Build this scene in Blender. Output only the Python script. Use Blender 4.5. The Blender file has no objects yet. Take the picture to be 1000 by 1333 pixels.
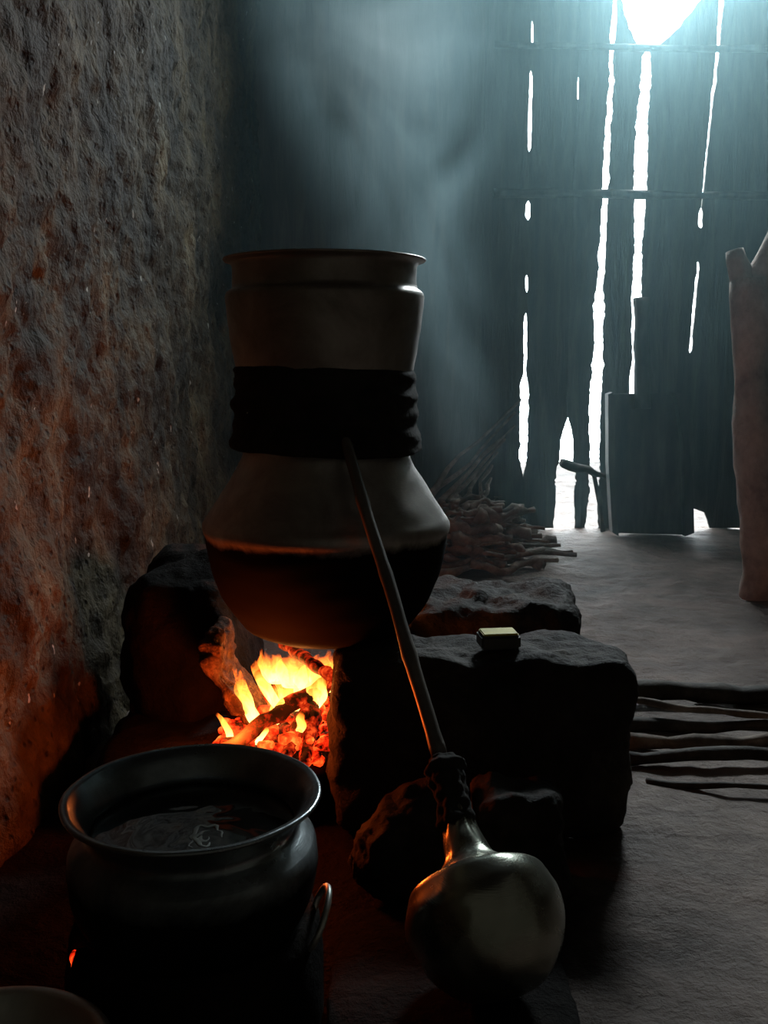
import bpy, bmesh, math, random
from mathutils import Vector, Matrix, noise
random.seed(7)
S=bpy.context.scene
C=S.collection
S.view_settings.view_transform='Standard'

# ---------------------------------------------------------------- helpers
def link(ob, parent=None):
    C.objects.link(ob)
    if parent: ob.parent=parent
    return ob
def empty(name):
    e=bpy.data.objects.new(name,None); e.empty_display_size=.05; return link(e)
def from_bm(name,bm,mat,parent=None,smooth=True):
    me=bpy.data.meshes.new(name)
    bmesh.ops.recalc_face_normals(bm,faces=bm.faces[:])
    bm.to_mesh(me); bm.free()
    for p in me.polygons: p.use_smooth=smooth
    mats=mat if isinstance(mat,(list,tuple)) else [mat]
    for m in mats: me.materials.append(m)
    return link(bpy.data.objects.new(name,me),parent)
def nz(v,sc=1,seed=0):
    return noise.noise(Vector(v)*sc+Vector((seed*7.3,seed*3.1,seed*1.7)))
def add_tube(bm,pts,rads,seg=10,rough=0.0,seed=0,mi=0,rsc=14,cap=True):
    pts=[Vector(p) for p in pts]; n=len(pts); rings=[]
    up=Vector((0.13,0.31,0.94))
    for i,p in enumerate(pts):
        d=(pts[min(i+1,n-1)]-pts[max(i-1,0)]).normalized()
        a=d.cross(up)
        if a.length<.05: a=d.cross(Vector((1,0,0)))
        a.normalize(); b=d.cross(a)
        r=rads[i] if isinstance(rads,(list,tuple)) else rads
        ring=[]
        for k in range(seg):
            t=2*math.pi*k/seg
            o=a*math.cos(t)+b*math.sin(t)
            q=p+o*r
            q=q+o*r*rough*nz(q,rsc,seed)*2
            ring.append(bm.verts.new(q))
        rings.append(ring)
    for i in range(n-1):
        for k in range(seg):
            f=bm.faces.new((rings[i][k],rings[i][(k+1)%seg],rings[i+1][(k+1)%seg],rings[i+1][k])); f.material_index=mi
    if cap:
        for r in (rings[0][::-1],rings[-1]):
            f=bm.faces.new(r); f.material_index=mi
def path(a,b,n=10,wob=.01,seed=0,sag=0):
    a=Vector(a);b=Vector(b);out=[]
    for i in range(n):
        t=i/(n-1); p=a.lerp(b,t)
        w=Vector((nz((t*3,seed,0),1,seed),nz((t*3,seed,5),1,seed),nz((t*3,seed,9),1,seed)))*wob*2*math.sin(math.pi*min(1,t+.15))
        p=p+w; p.z-=sag*math.sin(math.pi*t)
        out.append(p)
    return out
def add_lathe(bm,prof,seg=72,M=Matrix.Identity(4),mi=0,wob=0,seed=0,wsc=5):
    rings=[]
    for (r,z) in prof:
        if r<1e-5: rings.append([bm.verts.new(M@Vector((0,0,z)))]); continue
        ring=[]
        for k in range(seg):
            t=2*math.pi*k/seg
            rr=r
            if wob: rr=r+wob*nz((math.cos(t),math.sin(t),z*12),wsc,seed)
            ring.append(bm.verts.new(M@Vector((rr*math.cos(t),rr*math.sin(t),z))))
        rings.append(ring)
    for i in range(len(rings)-1):
        A,B=rings[i],rings[i+1]
        for k in range(seg):
            k2=(k+1)%seg
            if len(A)==1 and len(B)==1: break
            if len(A)==1: f=bm.faces.new((A[0],B[k2],B[k]))
            elif len(B)==1: f=bm.faces.new((A[k],A[k2],B[0]))
            else: f=bm.faces.new((A[k],A[k2],B[k2],B[k]))
            f.material_index=mi
def smooth_prof(pts,n=5):
    out=[]
    P=[Vector((p[0],p[1])) for p in pts]
    for i in range(len(P)-1):
        p0=P[max(i-1,0)];p1=P[i];p2=P[i+1];p3=P[min(i+2,len(P)-1)]
        for k in range(n):
            t=k/n
            q=.5*((2*p1)+(p2-p0)*t+(2*p0-5*p1+4*p2-p3)*t*t+(3*p1-p0-3*p2+p3)*t**3)
            out.append((max(q.x,0),q.y))
    out.append((P[-1].x,P[-1].y)); return out
def add_lump(bm,c,s,k=6,amp=.012,sc=9,seed=0,n=22,rot=0,shape=None,mi=0):
    c=Vector(c);R=Matrix.Rotation(rot,3,'Z')
    t=bmesh.new(); bmesh.ops.create_cube(t,size=2)
    bmesh.ops.subdivide_edges(t,edges=t.edges[:],cuts=n,use_grid_fill=True)
    vm={}
    for v in t.verts:
        p=v.co.copy()
        L=(abs(p.x)**k+abs(p.y)**k+abs(p.z)**k)**(1/k); p/=L
        q=Vector((p.x*s[0],p.y*s[1],p.z*s[2]))
        if shape: q=shape(q,p)
        q=R@q+c
        nrm=(R@p).normalized()
        q+=nrm*(amp*(nz(q,sc,seed)*1.4+.55*nz(q,sc*3,seed+3)+.25*nz(q,sc*8,seed+5)))
        vm[v]=bm.verts.new(q)
    for f in t.faces:
        g=bm.faces.new([vm[v] for v in f.verts]); g.material_index=mi
    t.free()

# ---------------------------------------------------------------- materials
def mat(name):
    m=bpy.data.materials.new(name); m.use_nodes=True
    nt=m.node_tree; b=nt.nodes.get('Principled BSDF'); return m,nt,b
def ramp(nt,stops,fac):
    r=nt.nodes.new('ShaderNodeValToRGB'); e=r.color_ramp.elements
    while len(e)<len(stops): e.new(.5)
    for i,(p,c) in enumerate(stops):
        e[i].position=p; e[i].color=(*c,1) if len(c)==3 else c
    nt.links.new(fac,r.inputs[0]); return r
def noise_n(nt,scale,detail=6,rough=.6,vec=None,dist=0):
    n=nt.nodes.new('ShaderNodeTexNoise'); n.inputs['Scale'].default_value=scale
    n.inputs['Detail'].default_value=detail; n.inputs['Roughness'].default_value=rough
    n.inputs['Distortion'].default_value=dist
    if vec: nt.links.new(vec,n.inputs['Vector'])
    return n
def objvec(nt,scale=(1,1,1)):
    tc=nt.nodes.new('ShaderNodeTexCoord'); mp=nt.nodes.new('ShaderNodeMapping')
    mp.inputs['Scale'].default_value=scale
    nt.links.new(tc.outputs['Object'],mp.inputs['Vector']); return mp.outputs[0]
def bump(nt,b,h,strength=.5,dist=.02,prev=None):
    bp=nt.nodes.new('ShaderNodeBump'); bp.inputs['Strength'].default_value=strength
    bp.inputs['Distance'].default_value=dist
    nt.links.new(h,bp.inputs['Height'])
    if prev: nt.links.new(prev,bp.inputs['Normal'])
    nt.links.new(bp.outputs[0],b.inputs['Normal']); return bp.outputs[0]
def rough_mat(name,c1,c2,c3,scale=6,vs=(1,1,1),rough=.85,bs=.6,bd=.02,fine=60,spec=.3,metal=0,dist=0):
    m,nt,b=mat(name); v=objvec(nt,vs)
    n=noise_n(nt,scale,8,.65,v,dist); r=ramp(nt,[(.3,c1),(.5,c2),(.72,c3)],n.outputs[0])
    nt.links.new(r.outputs[0],b.inputs['Base Color'])
    b.inputs['Roughness'].default_value=rough; b.inputs['Specular IOR Level'].default_value=spec
    b.inputs['Metallic'].default_value=metal
    n2=noise_n(nt,fine,6,.7,v)
    p=bump(nt,b,n.outputs[0],bs,bd); bump(nt,b,n2.outputs[0],bs,bd*.3,p)
    return m
def mud_wall():
    m,nt,b=mat('mud_wall'); v=objvec(nt)
    n=noise_n(nt,2.6,12,.68,v,.2)
    base=ramp(nt,[(.28,(.018,.012,.006)),(.45,(.058,.042,.021)),(.58,(.130,.100,.052)),(.75,(.27,.225,.125))],n.outputs[0])
    st=noise_n(nt,3.5,8,.7,objvec(nt,(1,1,.5)),.2)
    sr=ramp(nt,[(.38,(.15,.15,.15)),(.6,(1,1,1))],st.outputs[0])
    mx=nt.nodes.new('ShaderNodeMix'); mx.data_type='RGBA'; mx.blend_type='MULTIPLY'; mx.inputs[0].default_value=1
    nt.links.new(base.outputs[0],mx.inputs[6]); nt.links.new(sr.outputs[0],mx.inputs[7])
    ch=noise_n(nt,24,3,.5,objvec(nt,(1,1,.7)))
    cr=ramp(nt,[(.71,(0,0,0)),(.735,(1,1,1))],ch.outputs[0])
    mx2=nt.nodes.new('ShaderNodeMix'); mx2.data_type='RGBA'
    nt.links.new(cr.outputs[0],mx2.inputs[0]); nt.links.new(mx.outputs[2],mx2.inputs[6]); mx2.inputs[7].default_value=(.42,.43,.38,1)
    vo=nt.nodes.new('ShaderNodeTexVoronoi'); vo.inputs['Scale'].default_value=34; nt.links.new(v,vo.inputs['Vector'])
    vr=ramp(nt,[(.10,(.12,.12,.12)),(.28,(1,1,1))],vo.outputs['Distance'])
    mx3=nt.nodes.new('ShaderNodeMix'); mx3.data_type='RGBA'; mx3.blend_type='MULTIPLY'; mx3.inputs[0].default_value=.8
    nt.links.new(mx2.outputs[2],mx3.inputs[6]); nt.links.new(vr.outputs[0],mx3.inputs[7])
    nt.links.new(mx3.outputs[2],b.inputs['Base Color'])
    b.inputs['Roughness'].default_value=.7; b.inputs['Specular IOR Level'].default_value=.15
    n3=noise_n(nt,9,7,.62,v)
    p=bump(nt,b,n3.outputs[0],.9,.05); p=bump(nt,b,vr.outputs[0],.5,.008,p)
    return m
M_wall=mud_wall()
def floor_mat():
    m=rough_mat('dirt_floor',(.062,.040,.030),(.135,.092,.072),(.25,.18,.145),3.2,rough=.62,bs=.9,bd=.04,fine=34,spec=.4)
    nt=m.node_tree; b=nt.nodes['Principled BSDF']; src=b.inputs['Base Color'].links[0].from_socket
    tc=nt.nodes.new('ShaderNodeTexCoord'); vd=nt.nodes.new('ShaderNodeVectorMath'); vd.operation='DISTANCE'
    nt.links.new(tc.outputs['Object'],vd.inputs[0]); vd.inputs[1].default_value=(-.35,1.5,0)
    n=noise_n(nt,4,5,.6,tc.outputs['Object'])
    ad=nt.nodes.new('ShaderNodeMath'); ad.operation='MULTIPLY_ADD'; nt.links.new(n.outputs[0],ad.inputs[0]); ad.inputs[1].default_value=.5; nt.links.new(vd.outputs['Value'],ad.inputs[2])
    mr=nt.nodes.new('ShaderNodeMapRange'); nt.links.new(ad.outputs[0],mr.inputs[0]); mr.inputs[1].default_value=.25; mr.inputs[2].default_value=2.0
    r=ramp(nt,[(.0,(.05,.05,.05)),(.32,(.11,.11,.11)),(.60,(1,1,1))],mr.outputs[0])  # multiplier puts the shade around the hearth into floor colour and specular
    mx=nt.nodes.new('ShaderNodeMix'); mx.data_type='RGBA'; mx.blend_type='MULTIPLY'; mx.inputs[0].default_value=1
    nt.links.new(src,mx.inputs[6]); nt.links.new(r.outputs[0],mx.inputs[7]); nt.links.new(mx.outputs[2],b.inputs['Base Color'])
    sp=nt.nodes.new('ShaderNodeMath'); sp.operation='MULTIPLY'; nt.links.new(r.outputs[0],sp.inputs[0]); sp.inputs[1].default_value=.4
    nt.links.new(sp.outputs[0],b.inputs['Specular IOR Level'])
    return m
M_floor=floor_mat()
M_stove=rough_mat('sooty_mud',(.012,.009,.007),(.03,.024,.02),(.085,.07,.055),7,rough=.75,bs=1,bd=.035,fine=50)
M_char_shade=rough_mat('charred_shaded_mud',(.004,.003,.003),(.009,.008,.007),(.022,.018,.015),7,rough=.9,bs=.9,bd=.03,fine=50,spec=.08)  # charred; near-black colour also stands in for shade on hob and flat stone
M_cheek=rough_mat('baked_clay',(.02,.012,.008),(.10,.05,.032),(.34,.19,.11),20,rough=.9,bs=1,bd=.03)
M_stone=rough_mat('dark_stone',(.008,.007,.006),(.02,.016,.013),(.05,.042,.034),9,rough=.75,bs=.8,bd=.02,spec=.2)
M_plank=rough_mat('weathered_plank',(.03,.024,.021),(.06,.05,.044),(.12,.10,.085),5,vs=(3,3,.35),rough=.8,bs=.5,bd=.015,dist=.5)
M_stick=rough_mat('dry_stick',(.08,.058,.046),(.19,.145,.115),(.42,.34,.28),12,rough=.75,bs=.6,bd=.01)
M_dstick=rough_mat('dark_stick',(.02,.016,.013),(.055,.043,.035),(.12,.095,.075),12,rough=.7,bs=.6,bd=.01)
M_bark=rough_mat('pale_bark',(.30,.22,.19),(.54,.43,.38),(.78,.67,.60),9,vs=(1,1,.8),rough=.8,bs=.9,bd=.02)
M_roof=rough_mat('sooty_thatch',(.015,.012,.01),(.04,.033,.027),(.08,.065,.05),8,vs=(4,.5,1),rough=.9)
M_shovel=rough_mat('worn_wood',(.03,.026,.024),(.06,.052,.046),(.12,.10,.09),6,vs=(2,2,.4),rough=.6,bs=.3,bd=.01)
M_pipe=rough_mat('bamboo_pipe',(.06,.052,.044),(.13,.115,.10),(.24,.21,.18),10,vs=(1,1,.3),rough=.4,bs=.2,bd=.004,spec=.6)
def cloth_mat():
    m,nt,b=mat('sooty_cloth'); v=objvec(nt)
    n=noise_n(nt,8,6,.6,v); r=ramp(nt,[(.3,(.008,.008,.008)),(.75,(.045,.042,.038))],n.outputs[0])
    nt.links.new(r.outputs[0],b.inputs['Base Color']); b.inputs['Roughness'].default_value=.95
    w=noise_n(nt,140,2,.5,v); bump(nt,b,w.outputs[0],.5,.004); b.inputs['Specular IOR Level'].default_value=.15
    return m
M_cloth=cloth_mat()
def alu(name,c1,c2,rough=.4,metal=.85,sootz=None,sootw=.06):
    m,nt,b=mat(name); v=objvec(nt)
    n=noise_n(nt,7,8,.7,v,.4); r=ramp(nt,[(.3,c1),(.7,c2)],n.outputs[0])
    br=noise_n(nt,60,3,.5,objvec(nt,(1,1,12)))
    b.inputs['Metallic'].default_value=metal
    rr=nt.nodes.new('ShaderNodeMapRange'); nt.links.new(n.outputs[0],rr.inputs[0])
    rr.inputs[1].default_value=.3; rr.inputs[2].default_value=.7; rr.inputs[3].default_value=rough+.14; rr.inputs[4].default_value=rough-.06
    nt.links.new(rr.outputs[0],b.inputs['Roughness'])
    bump(nt,b,br.outputs[0],.12,.003)
    col=r.outputs[0]
    if sootz is not None:
        sx=nt.nodes.new('ShaderNodeSeparateXYZ'); nt.links.new(v,sx.inputs[0])
        ad=nt.nodes.new('ShaderNodeMath'); ad.operation='MULTIPLY_ADD'
        nt.links.new(n.outputs[0],ad.inputs[0]); ad.inputs[1].default_value=.06; nt.links.new(sx.outputs[2],ad.inputs[2])
        mr=nt.nodes.new('ShaderNodeMapRange'); nt.links.new(ad.outputs[0],mr.inputs[0])
        mr.inputs[1].default_value=sootz+.03-sootw/2; mr.inputs[2].default_value=sootz+.03+sootw/2
        mx=nt.nodes.new('ShaderNodeMix'); mx.data_type='RGBA'
        nt.links.new(mr.outputs[0],mx.inputs[0]); mx.inputs[6].default_value=(.006,.0055,.005,1); nt.links.new(col,mx.inputs[7])
        col=mx.outputs[2]
        mm=nt.nodes.new('ShaderNodeMath'); mm.operation='MULTIPLY'; nt.links.new(mr.outputs[0],mm.inputs[0]); mm.inputs[1].default_value=metal
        nt.links.new(mm.outputs[0],b.inputs['Metallic'])
        r2=nt.nodes.new('ShaderNodeMix'); nt.links.new(mr.outputs[0],r2.inputs[0]); r2.inputs[2].default_value=.85; nt.links.new(rr.outputs[0],r2.inputs[3])
        nt.links.new(r2.outputs[0],b.inputs['Roughness'])
        b.inputs['Specular IOR Level'].default_value=.08
    nt.links.new(col,b.inputs['Base Color'])
    return m
M_boiler=alu('aluminium_boiler',(.24,.22,.20),(.48,.45,.42),.36,.75,sootz=.585,sootw=.02)
M_upper=alu('aluminium_upper',(.18,.155,.135),(.38,.34,.30),.38,.7)
M_flask=alu('aluminium_flask',(.17,.175,.14),(.40,.41,.34),.24,.92)
M_fpot=alu('aluminium_pot',(.13,.15,.16),(.33,.37,.38),.26,.9,sootz=.275,sootw=.05)
M_bowl=alu('aluminium_bowl',(.4,.42,.38),(.65,.67,.62),.4,.8)
def water():
    m,nt,b=mat('dark_liquid'); b.inputs['Base Color'].default_value=(.010,.012,.011,1)
    b.inputs['Roughness'].default_value=.04; b.inputs['Specular IOR Level'].default_value=.8
    n=noise_n(nt,9,2,.5,objvec(nt),.6); bump(nt,b,n.outputs[0],.2,.015); return m
M_water=water()
def plain(name,c,r=.6,metal=0):
    m,nt,b=mat(name); n=noise_n(nt,20,4,.6,objvec(nt))
    rr=ramp(nt,[(.3,tuple(x*.7 for x in c)),(.7,c)],n.outputs[0]); nt.links.new(rr.outputs[0],b.inputs['Base Color'])
    b.inputs['Roughness'].default_value=r; b.inputs['Metallic'].default_value=metal; return m
M_tin=plain('tin_dark',(.05,.05,.04),.4,.3); M_lid=plain('tin_lid',(.66,.56,.08),.6)
M_reflect=plain('pale_reflection',(.30,.33,.30),.5)
def ember(name,stops,strength,scale=22):
    m,nt,b=mat(name); n=noise_n(nt,scale,5,.6,objvec(nt))
    r=ramp(nt,stops,n.outputs[0])
    b.inputs['Base Color'].default_value=(.03,.02,.018,1); b.inputs['Roughness'].default_value=.95
    nt.links.new(r.outputs[0],b.inputs['Emission Color']); b.inputs['Emission Strength'].default_value=strength
    return m
M_ember=ember('embers',[(.38,(.0,.0,.0)),(.48,(.5,.012,.002)),(.58,(1,.08,.01)),(.74,(1,.32,.05))],2.2,30)
M_burnlog=ember('burning_log',[(.44,(.0,.0,.0)),(.55,(.35,.012,.002)),(.68,(1,.10,.015)),(.8,(1,.4,.08))],1.4,34)
def flame_mat():
    m=bpy.data.materials.new('flame'); m.use_nodes=True; nt=m.node_tree; nt.nodes.clear()
    out=nt.nodes.new('ShaderNodeOutputMaterial'); em=nt.nodes.new('ShaderNodeEmission'); tr=nt.nodes.new('ShaderNodeBsdfTransparent')
    mx=nt.nodes.new('ShaderNodeMixShader'); uv=nt.nodes.new('ShaderNodeUVMap')
    sx=nt.nodes.new('ShaderNodeSeparateXYZ'); nt.links.new(uv.outputs[0],sx.inputs[0])
    n=noise_n(nt,22,4,.6,objvec(nt,(1,1,.4)),1.2)
    a=nt.nodes.new('ShaderNodeMath'); a.operation='MULTIPLY_ADD'; nt.links.new(n.outputs[0],a.inputs[0]); a.inputs[1].default_value=.8
    nt.links.new(sx.outputs[1],a.inputs[2])
    c=ramp(nt,[(.35,(1,.62,.17)),(.7,(1,.38,.05)),(.95,(1,.15,.01)),(1.0,(.7,.05,.004))],a.outputs[0])
    nt.links.new(c.outputs[0],em.inputs[0]); em.inputs[1].default_value=6.5
    al=ramp(nt,[(.35,(.85,.85,.85)),(.65,(.38,.38,.38)),(.9,(.14,.14,.14)),(1.0,(.0,.0,.0))],a.outputs[0])
    nt.links.new(al.outputs[0],mx.inputs[0]); nt.links.new(tr.outputs[0],mx.inputs[1]); nt.links.new(em.outputs[0],mx.inputs[2])
    nt.links.new(mx.outputs[0],out.inputs[0]); return m
M_flame=flame_mat()

# ---------------------------------------------------------------- room shell
def grid(name,fn,nu,nv,m):
    bm=bmesh.new(); V=[[bm.verts.new(fn(i/nu,j/nv)) for j in range(nv+1)] for i in range(nu+1)]
    for i in range(nu):
        for j in range(nv): bm.faces.new((V[i][j],V[i+1][j],V[i+1][j+1],V[i][j+1]))
    return from_bm(name,bm,m)
def wl(u,v):
    y=-.6+6.35*u; z=-.02+3.5*v
    p=Vector((0,y,z))
    x=-.77+.02*(y-1.5)+.04*nz(p,1.6,1)+.028*nz(p,5,2)+.016*nz(p,14,3)+.009*nz(p,34,4)
    x+=.03*max(0,1-z/.25)
    return (x,y,z)
grid('wall_left',wl,460,270,M_wall)
def fl(u,v):
    x=-.9+3.7*u; y=-.8+10.5*v; p=Vector((x,y,0))
    return (x,y,.012*nz(p,1.5,5)+.009*nz(p,6,6)+.006*nz(p,16,7)-.004)
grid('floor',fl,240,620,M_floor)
bm=bmesh.new(); add_lump(bm,(.9,2.5,3.52),(1.9,3.4,.04),k=12,amp=.01,n=12); from_bm('ceiling',bm,M_roof)
bm=bmesh.new(); add_lump(bm,(2.62,3.3,1.7),(.05,2.6,1.8),k=14,amp=.02,n=20,seed=4); from_bm('wall_right',bm,M_wall)

YB=5.72
def lin(z,pts):
    pts=sorted(pts)
    if z<=pts[0][0]: return pts[0][1]
    for (a,va),(b,vb) in zip(pts,pts[1:]):
        if z<=b: return va+(vb-va)*(z-a)/(b-a)
    return pts[-1][1]
def jit(z,s): return nz((0,s*3.7,z),3,s)*.8+nz((0,s*3.7,z),14,s)*.5
def jit2(z,s): return jit(z,s)+.4*nz((0,s*2.1,z),30,s)
gaps=[
 ([(0,.802),(2.9,.798)],[(.3,.0),(.36,.03),(.55,.055),(.84,.05),(.88,.022),(1.2,.02),(1.25,-.01),(1.33,-.01),(1.36,.02),(1.42,.022),(1.45,-.012),(1.72,-.012),(1.75,.026),(1.82,.026),(1.85,-.01),(2.08,-.01),(2.12,.022),(2.5,.018),(2.54,-.01),(2.62,-.01),(2.66,.014),(2.76,.014),(2.8,-.01)],.010),
 ([(0,1.045),(.62,1.05),(3,1.06)],[(.05,.12),(.3,.095),(.55,.05),(.64,.0),(.66,-.012),(2.36,-.012),(2.38,.006),(2.48,.006),(2.5,-.012),(3,-.012)],.006),
 ([(0,1.205),(1.3,1.215),(2.9,1.238)],[(0,.065),(.9,.055),(1.2,.064),(1.35,.040),(1.8,.035),(2.9,.030)],.014),
 ([(0,1.40),(1.3,1.415),(2.6,1.425),(2.9,1.50)],[(0,.05),(.5,.03),(1.0,.02),(1.22,.03),(1.3,.045),(1.8,.055),(1.95,.058),(2.5,.058),(2.6,.04),(2.62,.02),(2.66,.14),(2.74,.28),(2.9,.44)],.012),
 ([(0,1.76),(1.0,1.735),(1.8,1.76),(2.9,1.82)],[(0,.26),(.09,.20),(.13,-.01),(.98,-.01),(1.02,.018),(1.5,.018),(1.53,-.01),(1.68,-.01),(1.7,.024),(1.78,.024),(1.8,.01),(1.95,.015),(2.4,.022),(2.6,.022),(2.9,.028)],.012),
 ([(0,2.12),(3,2.15)],[(0,-.01),(3,-.01)],.004),
]
def mk(g,side,s):
    def f(z):
        c=lin(z,g[0]); w=lin(z,g[1])
        if w>0: w=max(w*(1+.5*jit2(z*2,s+9)*(1 if w<.1 else .2)),.005)
        return c+g[2]*jit(z,s)+side*w/2
    return f
bw=empty('wall_back')
solid=[-.3,.0,.28,.55]
planks=[]
for i in range(len(solid)):
    a=-.78 if i==0 else solid[i-1]-.004
    planks.append(((lambda z,a=a:a),(lambda z,b=solid[i]:b+.004)))
prev=lambda z:.55-.004
for i,g in enumerate(gaps):
    planks.append((prev,mk(g,-1,i+1))); prev=mk(g,1,i+1)
planks.append((prev,lambda z:2.7))
for i,(L,R) in enumerate(planks):
    bm=bmesh.new(); N=300; top=2.98 if 6<=i<=9 else 3.5
    y0=YB+(.008 if i%2 else -.008); rows=[]
    for j in range(N+1):
        z=top*j/N
        a,b=L(z),R(z)
        if b-a<.01: b=a+.01
        yy=y0+.01*nz((i*3,0,z),1.2,i)
        rows.append([bm.verts.new(v) for v in ((a,yy,z),((a+b)/2,yy-.004,z),(b,yy,z),(b,yy+.018,z),(a,yy+.018,z))])
    for j in range(N):
        for k in range(5):
            bm.faces.new((rows[j][k],rows[j][(k+1)%5],rows[j+1][(k+1)%5],rows[j+1][k]))
    bm.faces.new(rows[0]); bm.faces.new(rows[-1][::-1])
    from_bm('plank_%d'%(i+1),bm,M_plank,bw,smooth=False)
bm=bmesh.new()
add_tube(bm,path((.6,YB-.05,1.87),(2.6,YB-.05,1.85),14,.012,3),.024,8,.3,3)
add_tube(bm,path((.6,YB-.05,2.64),(2.6,YB-.05,2.60),14,.012,5),.018,8,.3,5)
from_bm('rails',bm,M_plank,bw)
# ---------------------------------------------------------------- stove
st=empty('mud_stove')
bm=bmesh.new()
add_lump(bm,(.195,2.0,.185),(.298,.115,.186),k=11,amp=.016,sc=9,seed=1,n=40)
from_bm('front_hob',bm,M_stove,st)
bm=bmesh.new(); add_lump(bm,(.27,2.53,.18),(.22,.19,.19),k=10,amp=.024,sc=9,seed=2,n=34); from_bm('rear_hob',bm,M_stove,st)
bm=bmesh.new()
def hob(q,p):
    q=q.copy(); t=(p.z+1)/2
    q.x*=1-.12*t; return q
add_lump(bm,(-.485,2.50,.24),(.158,.27,.235),k=3.2,amp=.02,sc=7,seed=3,n=30,shape=hob); from_bm('side_hob',bm,M_char_shade,st)
bm=bmesh.new(); add_lump(bm,(-.36,2.3,.06),(.26,.36,.065),k=8,amp=.012,sc=8,seed=4,n=24); from_bm('hearth_base',bm,M_char_shade,st)
bm=bmesh.new()
def cheek(q,p):
    q=q.copy(); t=(p.z+1)/2
    q.x+= .05*(1-t)**1.3-.04*t; q.x+=.012*math.sin(t*7); return q
add_lump(bm,(-.340,2.19,.232),(.022,.09,.122),k=4,amp=.022,sc=15,seed=6,n=28,shape=cheek); from_bm('fire_cheek',bm,M_cheek,st)
bm=bmesh.new(); add_lump(bm,(-.02,2.40,.17),(.08,.12,.16),k=5,amp=.014,sc=9,seed=8,n=16); from_bm('back_support',bm,M_char_shade,st)

# fire
fire=empty('wood_fire')
bm=bmesh.new()
for i in range(220):
    x=random.uniform(-.36,-.12); y=random.uniform(1.95,2.34); h=.10*math.exp(-((x+.2)**2/.02))*random.random()
    s=random.uniform(.006,.018)
    add_lump(bm,(x,y,.128+h*.6),(s,s*random.uniform(.7,1.5),s*.8),k=3,amp=.004,sc=40,seed=i,n=2,rot=random.random()*3)
from_bm('embers',bm,M_ember,fire)
bm=bmesh.new()
add_tube(bm,path((-.385,1.88,.15),(-.12,2.14,.25),16,.008,1),.017,12,.4,1,rsc=30)
add_tube(bm,path((-.16,1.93,.15),(-.15,2.2,.24),12,.006,2),.014,12,.4,2,rsc=30)
add_tube(bm,path((-.21,1.92,.15),(-.12,2.2,.26),12,.006,6),.013,12,.4,7,rsc=30)
add_tube(bm,path((-.11,2.0,.31),(-.24,2.3,.29),12,.006,3),.014,12,.4,3,rsc=30)
add_tube(bm,path((-.30,1.95,.14),(-.2,2.3,.17),12,.006,4),.013,12,.4,4,rsc=30)
add_tube(bm,path((-.25,1.93,.145),(-.17,2.25,.2),12,.006,5),.011,12,.4,5,rsc=30)
from_bm('burning_logs',bm,M_burnlog,fire)
bm=bmesh.new(); uvl=bm.loops.layers.uv.new('UVMap')
def tongue(b,t,w,bend,seed):
    b=Vector(b);t=Vector(t);n=20;rows=[]
    for i in range(n+1):
        s=i/n; p=b.lerp(t,s)+Vector(bend)*math.sin(s*math.pi)
        p+=Vector((nz((s*4,seed,0),1,seed),nz((s*4,seed,3),1,seed),0))*.035*s
        ww=w*(math.sin(math.pi*min(1,(s*.85+.18)))**.8)*(1-s*.6)
        row=[]
        for k in range(8):
            a=2*math.pi*k/8
            row.append((bm.verts.new(p+Vector((math.cos(a)*ww,math.sin(a)*ww*.45,0))),s))
        rows.append(row)
    for i in range(n):
        for k in range(8):
            q=[rows[i][k],rows[i][(k+1)%8],rows[i+1][(k+1)%8],rows[i+1][k]]
            f=bm.faces.new([v for v,_ in q])
            for l,(_,s) in zip(f.loops,q): l[uvl].uv=(k/8,s)
for i,(b,t,w,bd) in enumerate([
 ((-.16,2.10,.20),(-.13,2.06,.345),.028,(.01,0,0)),
 ((-.20,2.12,.19),(-.19,2.05,.35),.03,(-.02,0,0)),
 ((-.24,2.08,.17),(-.27,2.0,.345),.018,(.02,0,0)),
 ((-.23,2.16,.17),(-.31,2.06,.40),.018,(-.01,0,0)),
 ((-.29,2.12,.16),(-.35,1.98,.40),.016,(.015,0,0)),
 ((-.27,2.10,.17),(-.33,1.98,.37),.014,(-.01,0,0)),
 ((-.17,2.2,.2),(-.10,2.2,.35),.06,(.0,0,0)),
 ((-.27,2.02,.15),(-.25,1.98,.25),.010,(.01,0,0)),
 ((-.33,2.05,.14),(-.37,2.02,.26),.010,(.01,0,0)),
 ((-.21,2.25,.2),(-.22,2.2,.34),.045,(0,0,0)),
 ((-.25,2.28,.2),(-.28,2.22,.34),.040,(0,0,0)),
 ((-.13,2.16,.22),(-.15,2.1,.36),.04,(0,0,0)),
 ((-.19,2.0,.17),(-.17,1.97,.28),.012,(.012,0,0))]):
    tongue(b,t,w,bd,i)
from_bm('flames',bm,M_flame,fire)

# ---------------------------------------------------------------- the still
PX,PY=-.125,2.15
stl=empty('distillation_still')
T=Matrix.Translation((PX,PY,0))
prof=[(0,.352),(.08,.353)]+smooth_prof([(.13,.358),(.175,.378),(.203,.41),(.228,.45),(.247,.50),(.259,.55),(.263,.585)],4)
prof+=[(.2665,.592),(.268,.60),(.2675,.609),(.262,.619)]+smooth_prof([(.258,.624),(.225,.675),(.192,.728),(.18,.755),(.176,.775),(.18,.80)],4)
prof+=[(.174,.80),(.172,.77)]
bm=bmesh.new(); add_lathe(bm,prof,96,T,wob=.0025,seed=1,wsc=3); from_bm('boiler_pot',bm,M_boiler,stl)
prof=[(0,.86),(.15,.865)]+smooth_prof([(.178,.89),(.188,.935),(.197,.98),(.204,1.03),(.2085,1.075)],4)+[(.209,1.086),(.2065,1.094),(.200,1.099),(.1945,1.103)]
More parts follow.
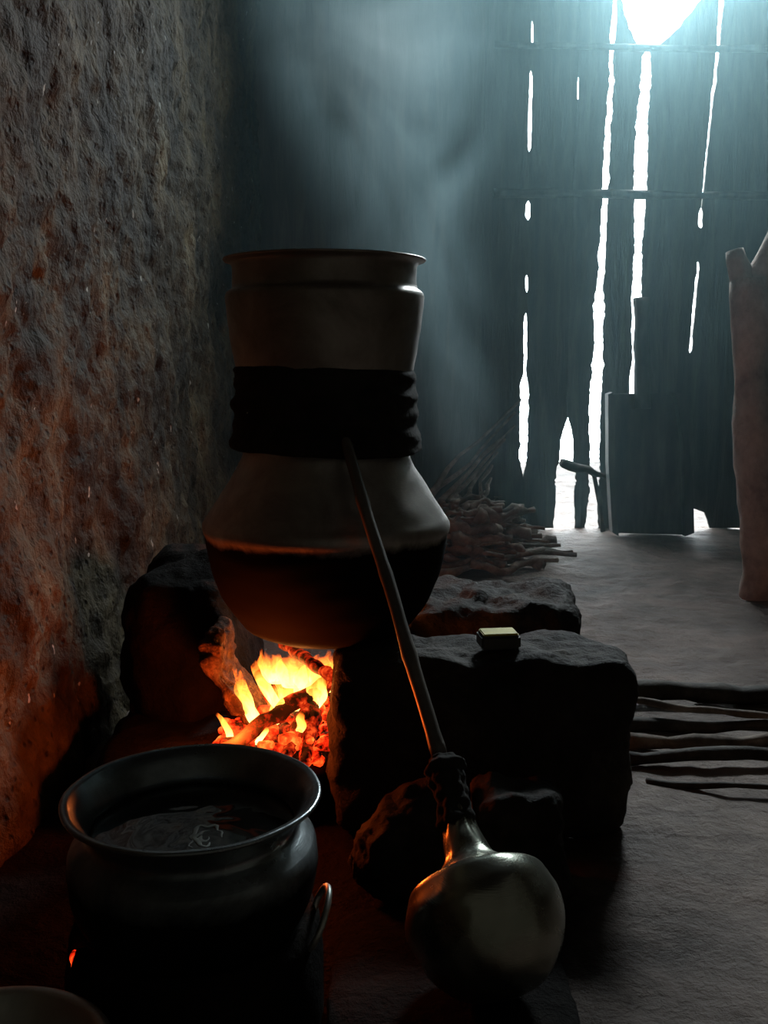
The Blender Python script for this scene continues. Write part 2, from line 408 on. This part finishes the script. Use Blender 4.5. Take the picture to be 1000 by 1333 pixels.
prof+=smooth_prof([(.1935,1.11),(.1925,1.13),(.1945,1.15)],3)+[(.200,1.156),(.210,1.1585),(.2125,1.161),(.2115,1.1635),(.205,1.164),(.193,1.161),(.188,1.15),(.186,1.12),(.19,1.08),(.18,.95),(0,.93)]
bm=bmesh.new(); add_lathe(bm,prof,96,T,wob=.002,seed=2,wsc=3); from_bm('condenser_pot',bm,M_upper,stl)
bm=bmesh.new(); segs=120; rows=[]
NZ=44
for j in range(NZ+1):
    t=j/NZ; z=.762+.182*t; ring=[]
    for k in range(segs):
        a=2*math.pi*k/segs; ca,sa=math.cos(a),math.sin(a)
        r=.2045-.014*t+ .0022*math.sin(t*math.pi*9+ca*1.6+sa*1.1)+.002*math.sin(t*math.pi*5+sa*2.5)
        r+=.006*nz((ca*1.2,sa*1.2,z*16),2,3)+.002*nz((ca,sa,z*30),8,4)
        e=min(t,1-t)/.05
        if e<1: r-=(1-e)**2*(.028 if t<.5 else .010)
        ring.append(bm.verts.new((PX+r*ca,PY+r*sa,z+.006*nz((ca,sa,0),1.5,7)-(.004*ca))))
    rows.append(ring)
for j in range(NZ):
    for k in range(segs): bm.faces.new((rows[j][k],rows[j][(k+1)%segs],rows[j+1][(k+1)%segs],rows[j+1][k]))
from_bm('cloth_wrap',bm,M_cloth,stl)
bm=bmesh.new()
A=Vector((-.079,1.945,.79)); B=Vector((.088,1.572,.322))
pp=path(A+Vector((-.004,.03,.03)),B+(B-A).normalized()*.02,30,.004,11)
rr=[.011+.0012*(1 if i%7==0 else 0)+.002*(i/29) for i in range(30)]
add_tube(bm,pp,rr,14,.05,2)
from_bm('outlet_pipe',bm,M_pipe,stl)

# ---------------------------------------------------------------- flask
fk=empty('collecting_flask')
Cc=Vector((.150,1.352,.142)); Nk=Vector((.093,1.56,.310)); ax=(Nk-Cc).normalized()
Rm=ax.to_track_quat('Z','Y').to_matrix().to_4x4(); MT=Matrix.Translation(Cc)@Rm
prof=[(0,-.102)]+smooth_prof([(.03,-.100),(.07,-.086),(.10,-.05),(.1145,-.008),(.1165,.02),(.109,.048)],5)+[(.106,.055),(.101,.059)]
prof+=smooth_prof([(.095,.062),(.062,.077),(.040,.098),(.029,.13),(.0235,.165),(.0205,.20),(.0205,.225),(.022,.235)],5)+[(.020,.238),(.018,.232)]
bm=bmesh.new(); add_lathe(bm,prof,80,MT,wob=.0045,seed=3,wsc=2.2); from_bm('flask_body',bm,M_flask,fk)
bm=bmesh.new(); prof=[]
for i in range(40):
    t=i/39; prof.append((.0285-.003*t+.0012*math.sin(t*31)+.0025*math.sin(t*9+1)+.006*math.exp(-((t-.86)/.07)**2),.155+.115*t))
prof=[(.022,.154)]+prof+[(.012,.276)]
add_lathe(bm,prof,48,MT,wob=.008,seed=5,wsc=2.0); from_bm('cloth_seal',bm,M_cloth,fk)
bm=bmesh.new(); add_lump(bm,(.10,1.42,.002),(.18,.20,.024),k=5,amp=.006,sc=10,seed=12,n=20); from_bm('flat_stone',bm,M_char_shade)
def st1(q,p):
    q=q.copy(); q.x*=1-.15*p.z; return q
bm=bmesh.new(); add_lump(bm,(.235,1.70,.10),(.085,.07,.10),k=5,amp=.018,sc=12,seed=13,n=20,shape=st1); from_bm('support_stone',bm,M_stone)
def st2(q,p):
    q=q.copy(); q.z+=.45*q.x*(1 if p.z>0 else 0); return q
bm=bmesh.new(); add_lump(bm,(.035,1.69,.085),(.095,.055,.085),k=3.5,amp=.018,sc=12,seed=15,n=20,shape=st2,rot=.45); from_bm('support_stone.001',bm,M_stone)

# ---------------------------------------------------------------- foreground pot
FX,FY=-.27,1.335
T2=Matrix.Translation((FX,FY,0))
prof=[(0,.135),(.08,.137)]+smooth_prof([(.12,.145),(.15,.168),(.168,.205),(.1745,.245),(.174,.272)],5)+smooth_prof([(.171,.281),(.160,.291),(.150,.299),(.1475,.307),(.151,.318),(.163,.336),(.1745,.3445)],4)
prof+=[(.180,.3455),(.1815,.3485),(.180,.3515),(.176,.352)]+smooth_prof([(.170,.350),(.158,.338),(.146,.318),(.1425,.307),(.146,.297)],4)+smooth_prof([(.16,.285),(.167,.265),(.165,.22),(.14,.165),(.1,.15)],3)+[(0,.146)]
fp=empty('aluminium_cooking_pot')
bm=bmesh.new(); add_lathe(bm,prof,96,T2,wob=.002,seed=6,wsc=3); from_bm('pot_body',bm,M_fpot,fp)
bm=bmesh.new(); add_lathe(bm,[(0,.300),(.05,.3),(.1425,.300)],64,T2); from_bm('liquid',bm,M_water,fp)
bm=bmesh.new()
for (R0,wd,ph) in ((.027,.0035,0),(.018,.004,1.3),(.008,.0035,2.4)):
    pts=[]
    for k in range(30):
        a=ph+k/29*4.2
        rr_=R0*(1+.45*nz((math.cos(a),math.sin(a),R0*50),2,4))
        pts.append((FX+.022+rr_*.8*math.cos(a),FY-.035+rr_*1.15*math.sin(a),.3005))
    add_tube(bm,pts,[wd*(.2+.8*math.sin(math.pi*k/29)) for k in range(30)],8,.5,3,rsc=60)
for v in bm.verts: v.co.z=.3002+(v.co.z-.3002)*.25
from_bm('reflection_swirl',bm,M_reflect,fp)  # added pale strands, stand in for a reflection on the liquid
ss=empty('small_clay_stove')
bm=bmesh.new(); segs=96; rings=[]
pr=[(.125,.0),(.172,.0),(.184,.03),(.182,.10),(.176,.15),(.168,.172),(.158,.17),(.15,.158),(.135,.13),(.12,.10),(.118,.03)]
for (r,z) in pr:
    ring=[]
    for k in range(segs):
        a=2*math.pi*k/segs
        q=(r+.006*nz((math.cos(a)*2,math.sin(a)*2,z*9),1.5,9))
        dz=-.05*math.exp(-((a-3.52)/.10)**2)*(1 if z>.12 else 0)
        ring.append(bm.verts.new((FX+q*math.cos(a),FY+q*math.sin(a),z+dz)))
    rings.append(ring)
for i in range(len(pr)):
    A_,B_=rings[i],rings[(i+1)%len(pr)]
    for k in range(segs):
        bm.faces.new((A_[k],A_[(k+1)%segs],B_[(k+1)%segs],B_[k]))
from_bm('stove_ring',bm,M_char_shade,ss)
bm=bmesh.new()
for i in range(5):
    a=3.44+.045*i
    add_lump(bm,(FX+.166*math.cos(a),FY+.166*math.sin(a),.128+.006*(i%2)),(.008,.008,.009),k=3,amp=.003,sc=40,seed=i,n=3)
from_bm('stove_embers',bm,M_ember,ss)
hd=[]
for i in range(25):
    a=math.pi*2*i/24
    hd.append((FX+.176+.016*math.sin(a),FY-.02+.042*math.cos(a),.185+.034*math.sin(a+.3)-.012))
bm=bmesh.new(); add_tube(bm,hd,.005,10,0,cap=False); from_bm('ring_handle',bm,M_bowl,fp)

bm=bmesh.new(); prof=[(0,.0),(.06,.002)]+smooth_prof([(.075,.008),(.1,.04),(.112,.08),(.118,.112)],5)+[(.128,.118),(.13,.122),(.127,.124),(.117,.12),(.108,.08),(.09,.035),(.06,.01),(0,.008)]
add_lathe(bm,prof,72,Matrix.Translation((-.468,1.042,.006))@Matrix.Diagonal((1.18,1.18,1.16,1))); from_bm('aluminium_bowl',bm,M_bowl)

tn=empty('small_tin')
def box(bm,c,s,bev=.003,rot=0,mi=0):
    r=bmesh.ops.create_cube(bm,size=1,matrix=Matrix.Translation(c)@Matrix.Rotation(rot,4,'Z')@Matrix.Diagonal((*s,1)))
    vs=r['verts']; es=list({e for v in vs for e in v.link_edges})
    bmesh.ops.bevel(bm,geom=es,offset=bev,segments=2,affect='EDGES')
bm=bmesh.new(); box(bm,(.232,1.965,.395),(.080,.058,.028),.004,.12); from_bm('tin_body',bm,M_tin,tn,False)
bm=bmesh.new(); box(bm,(.232,1.965,.4105),(.072,.05,.005),.002,.12); from_bm('tin_lid',bm,M_lid,tn,False)

poles=[((.60,2.72,.035),(1.5,2.66,.03),.030,M_dstick),((.58,2.50,.02),(1.6,2.42,.02),.020,M_dstick),
 ((.58,2.36,.022),(1.5,2.42,.03),.021,M_stick),((.56,2.27,.018),(1.5,2.27,.018),.017,M_dstick),((.60,2.16,.012),(.96,2.09,.012),.008,M_dstick),
 ((.60,2.56,.06),(1.02,2.44,.055),.011,M_stick)]
for i,(a,b,r,m) in enumerate(poles):
    bm=bmesh.new(); add_tube(bm,path(a,b,16,.012,i+20),[r*(1-.25*k/15) for k in range(16)],10,.35,i)
    from_bm('firewood_pole' if i==0 else 'firewood_pole.%03d'%i,bm,m)

bm=bmesh.new()
random.seed(3)
for i in range(90):
    lay=i//16; z=.03+.045*lay+random.uniform(0,.02)
    cx=random.uniform(.40,.72)-.03*lay; cy=random.uniform(4.5,5.05); L=random.uniform(.15,.5)*(1-.08*lay)
    an=random.uniform(-.8,.8) if random.random()<.8 else random.uniform(-1.5,1.5); tilt=random.uniform(-.12,.18)
    d=Vector((math.cos(an),math.sin(an),tilt))*L; r=random.uniform(.008,.026) if i%6 else .036
    add_tube(bm,path(Vector((cx,cy,z))-d*.6,Vector((cx,cy,z))+d*.6,9,.035,i),[r*(1-.3*k/8) for k in range(9)],7,.6,i)
for i in range(9):
    add_tube(bm,path((.10+.06*i,4.9+.03*i,.2),(.72-.03*i+.05*random.random(),5.3,.76-.07*i),9,.03,i+60),[.015-.001*k for k in range(9)],7,.3,i)
from_bm('firewood_pile',bm,M_stick)

bm=bmesh.new(); add_tube(bm,path((.98,5.45,.41),(1.32,5.62,.29),8,.01,70),[.03,.028,.026,.024,.022,.02,.02,.018],8,.4,2)
add_tube(bm,path((1.18,5.56,.33),(1.25,5.62,.0),6,.01,71),.014,8,.3,2)
from_bm('forked_branch',bm,M_dstick)

sh=empty('wooden_shovel')
def quadprism(bm,pts,y0,y1):
    a=[bm.verts.new((x,y0+(z*.05),z)) for x,z in pts]; b=[bm.verts.new((x,y1+(z*.05),z)) for x,z in pts]
    n=len(pts); bm.faces.new(a); bm.faces.new(b[::-1])
    for i in range(n): bm.faces.new((a[i],a[(i+1)%n],b[(i+1)%n],b[i]))
bm=bmesh.new()
quadprism(bm,[(1.30,.01),(1.67,.0),(1.665,.25),(1.63,.55),(1.60,.74),(1.575,.775),(1.50,.785),(1.27,.78),(1.245,.76),(1.25,.5),(1.27,.2)],5.50,5.53)
from_bm('blade',bm,M_shovel,sh,False)
bm=bmesh.new()
quadprism(bm,[(1.665,.0),(1.715,.02),(1.70,.3),(1.655,.62),(1.625,.785),(1.585,.79),(1.60,.74),(1.64,.5)],5.44,5.53)
quadprism(bm,[(1.265,.02),(1.30,.0),(1.275,.3),(1.265,.74),(1.25,.79),(1.225,.78),(1.235,.4)],5.45,5.53)
from_bm('side_lips',bm,M_shovel,sh,False)
bm=bmesh.new(); add_tube(bm,path((1.42,5.53,.70),(1.415,5.60,1.30),10,.004,80),[.05,.046,.042,.04,.04,.04,.04,.04,.042,.045],10,.12,4)
from_bm('handle',bm,M_shovel,sh)

bm=bmesh.new()
add_tube(bm,path((1.56,4.02,-.01),(1.47,4.12,1.28),24,.02,90),[.088-.0007*k for k in range(24)],20,.12,5,rsc=9)
add_tube(bm,path((1.475,4.12,1.18),(1.66,4.14,1.62),10,.01,91),[.07-.003*k for k in range(10)],14,.12,5,rsc=9)
add_tube(bm,path((1.47,4.12,1.2),(1.42,4.15,1.40),6,.005,92),[.065-.006*k for k in range(6)],14,.12,6,rsc=9)
from_bm('forked_tree_trunk',bm,M_bark)
bm=bmesh.new(); add_tube(bm,path((1.80,4.4,0),(1.86,4.5,3.45),24,.03,95),.07,14,.12,5,rsc=6); from_bm('roof_post',bm,M_dstick)

# ---------------------------------------------------------------- smoke
def vol_box(name,c,s,m):
    bm=bmesh.new(); bmesh.ops.create_cube(bm,size=1,matrix=Matrix.Translation(c)@Matrix.Diagonal((*s,1)))
    return from_bm(name,bm,m,None,False)
m=bpy.data.materials.new('haze'); m.use_nodes=True; nt=m.node_tree; nt.nodes.clear()
o=nt.nodes.new('ShaderNodeOutputMaterial'); vs=nt.nodes.new('ShaderNodeVolumeScatter'); vs.inputs['Color'].default_value=(.54,.87,.94,1)
vs.inputs['Density'].default_value=.032; vs.inputs['Anisotropy'].default_value=.65
nt.links.new(vs.outputs[0],o.inputs['Volume'])
vol_box('smoke_haze',(.92,4.25,1.745),(3.28,2.85,3.43),m)
m=bpy.data.materials.new('smoke_plume'); m.use_nodes=True; nt=m.node_tree; nt.nodes.clear()
o=nt.nodes.new('ShaderNodeOutputMaterial'); vs=nt.nodes.new('ShaderNodeVolumeScatter'); vs.inputs['Color'].default_value=(.56,.88,.97,1); vs.inputs['Anisotropy'].default_value=.4
tc=nt.nodes.new('ShaderNodeTexCoord'); sx=nt.nodes.new('ShaderNodeSeparateXYZ'); nt.links.new(tc.outputs['Object'],sx.inputs[0])
def M_(op,a,b=None,c=None):
    n=nt.nodes.new('ShaderNodeMath'); n.operation=op
    for i,x in enumerate((a,b,c)):
        if x is None: continue
        if isinstance(x,(int,float)): n.inputs[i].default_value=x
        else: nt.links.new(x,n.inputs[i])
    return n.outputs[0]
H=2.5
rad=M_('SQRT',M_('ADD',M_('POWER',sx.outputs[0],2),M_('POWER',sx.outputs[1],2)))
zt=M_('DIVIDE',sx.outputs[2],H)
Rz=M_('MULTIPLY_ADD',zt,.62,.10)
q=M_('DIVIDE',rad,Rz)
fade=nt.nodes.new('ShaderNodeMapRange'); fade.interpolation_type='SMOOTHSTEP'; nt.links.new(q,fade.inputs[0]); fade.inputs[1].default_value=1; fade.inputs[2].default_value=.2; fade.inputs[3].default_value=0; fade.inputs[4].default_value=1
f2=nt.nodes.new('ShaderNodeMapRange'); f2.interpolation_type='SMOOTHSTEP'; nt.links.new(zt,f2.inputs[0]); f2.inputs[1].default_value=1; f2.inputs[2].default_value=.6
f3=nt.nodes.new('ShaderNodeMapRange'); f3.interpolation_type='SMOOTHSTEP'; nt.links.new(zt,f3.inputs[0]); f3.inputs[1].default_value=0; f3.inputs[2].default_value=.12
n=noise_n(nt,2.4,4,.55,objvec(nt,(1,1,.6)),1.4)
nr=nt.nodes.new('ShaderNodeMapRange'); nt.links.new(n.outputs[0],nr.inputs[0]); nr.inputs[1].default_value=.38; nr.inputs[2].default_value=.66
d=M_('MULTIPLY',M_('MULTIPLY',fade.outputs[0],f2.outputs[0]),M_('MULTIPLY',f3.outputs[0],nr.outputs[0]))
nt.links.new(M_('MULTIPLY',d,1.5),vs.inputs['Density']); nt.links.new(vs.outputs[0],o.inputs['Volume'])
bm=bmesh.new(); add_lathe(bm,[(0,0)]+[(.10+.62*i/10,H*i/10) for i in range(11)]+[(0,H)],24)
pl=from_bm('smoke_plume',bm,m,None,False); pl.location=(.24,2.72,.55); pl.rotation_euler=(math.radians(-20),math.radians(-10),0)

# ---------------------------------------------------------------- lights
def area(name,loc,tgt,sx,sy,e,col):
    l=bpy.data.lights.new(name,'AREA'); l.shape='RECTANGLE'; l.size=sx; l.size_y=sy; l.energy=e; l.color=col
    ob=bpy.data.objects.new(name,l); ob.location=loc; ob.rotation_euler=(Vector(tgt)-Vector(loc)).to_track_quat('-Z','Y').to_euler()
    return link(ob)
area('sky_glow',(1.7,6.5,3.45),(.3,2.0,.9),1.0,.8,330,(.82,.96,1))
def pt(name,loc,e,col,r):
    l=bpy.data.lights.new(name,'POINT'); l.energy=e; l.color=col; l.shadow_soft_size=r
    ob=bpy.data.objects.new(name,l); ob.location=loc; return link(ob)
pt('firelight_front',(-.30,1.95,.20),7,(1,.13,.015),.04)
pt('firelight_inner',(-.2,2.16,.24),2.5,(1,.3,.06),.04)
pt('firelight_rear',(-.29,2.62,.48),5,(1,.22,.05),.05)
W=bpy.data.worlds.new('World'); S.world=W; W.use_nodes=True; nt=W.node_tree
bg=nt.nodes['Background']
tc=nt.nodes.new('ShaderNodeTexCoord'); sx=nt.nodes.new('ShaderNodeSeparateXYZ'); nt.links.new(tc.outputs['Generated'],sx.inputs[0])
mr=nt.nodes.new('ShaderNodeMapRange'); mr.interpolation_type='SMOOTHSTEP'; nt.links.new(sx.outputs[1],mr.inputs[0])
mr.inputs[1].default_value=.1; mr.inputs[2].default_value=.8; mr.inputs[3].default_value=.036; mr.inputs[4].default_value=12
r=ramp(nt,[(.0,(.95,.88,.66)),(.2,(.86,.96,1))],mr.outputs[0])
nt.links.new(r.outputs[0],bg.inputs[0]); nt.links.new(mr.outputs[0],bg.inputs[1])

# ---------------------------------------------------------------- camera
cam=bpy.data.cameras.new('camera'); co=bpy.data.objects.new('camera',cam); link(co)
co.location=(0,0,.95); co.rotation_euler=(math.radians(81.5),0,0)
cam.sensor_fit='VERTICAL'; cam.sensor_height=36; cam.lens=1300/1333*36; cam.clip_start=.02
S.camera=co
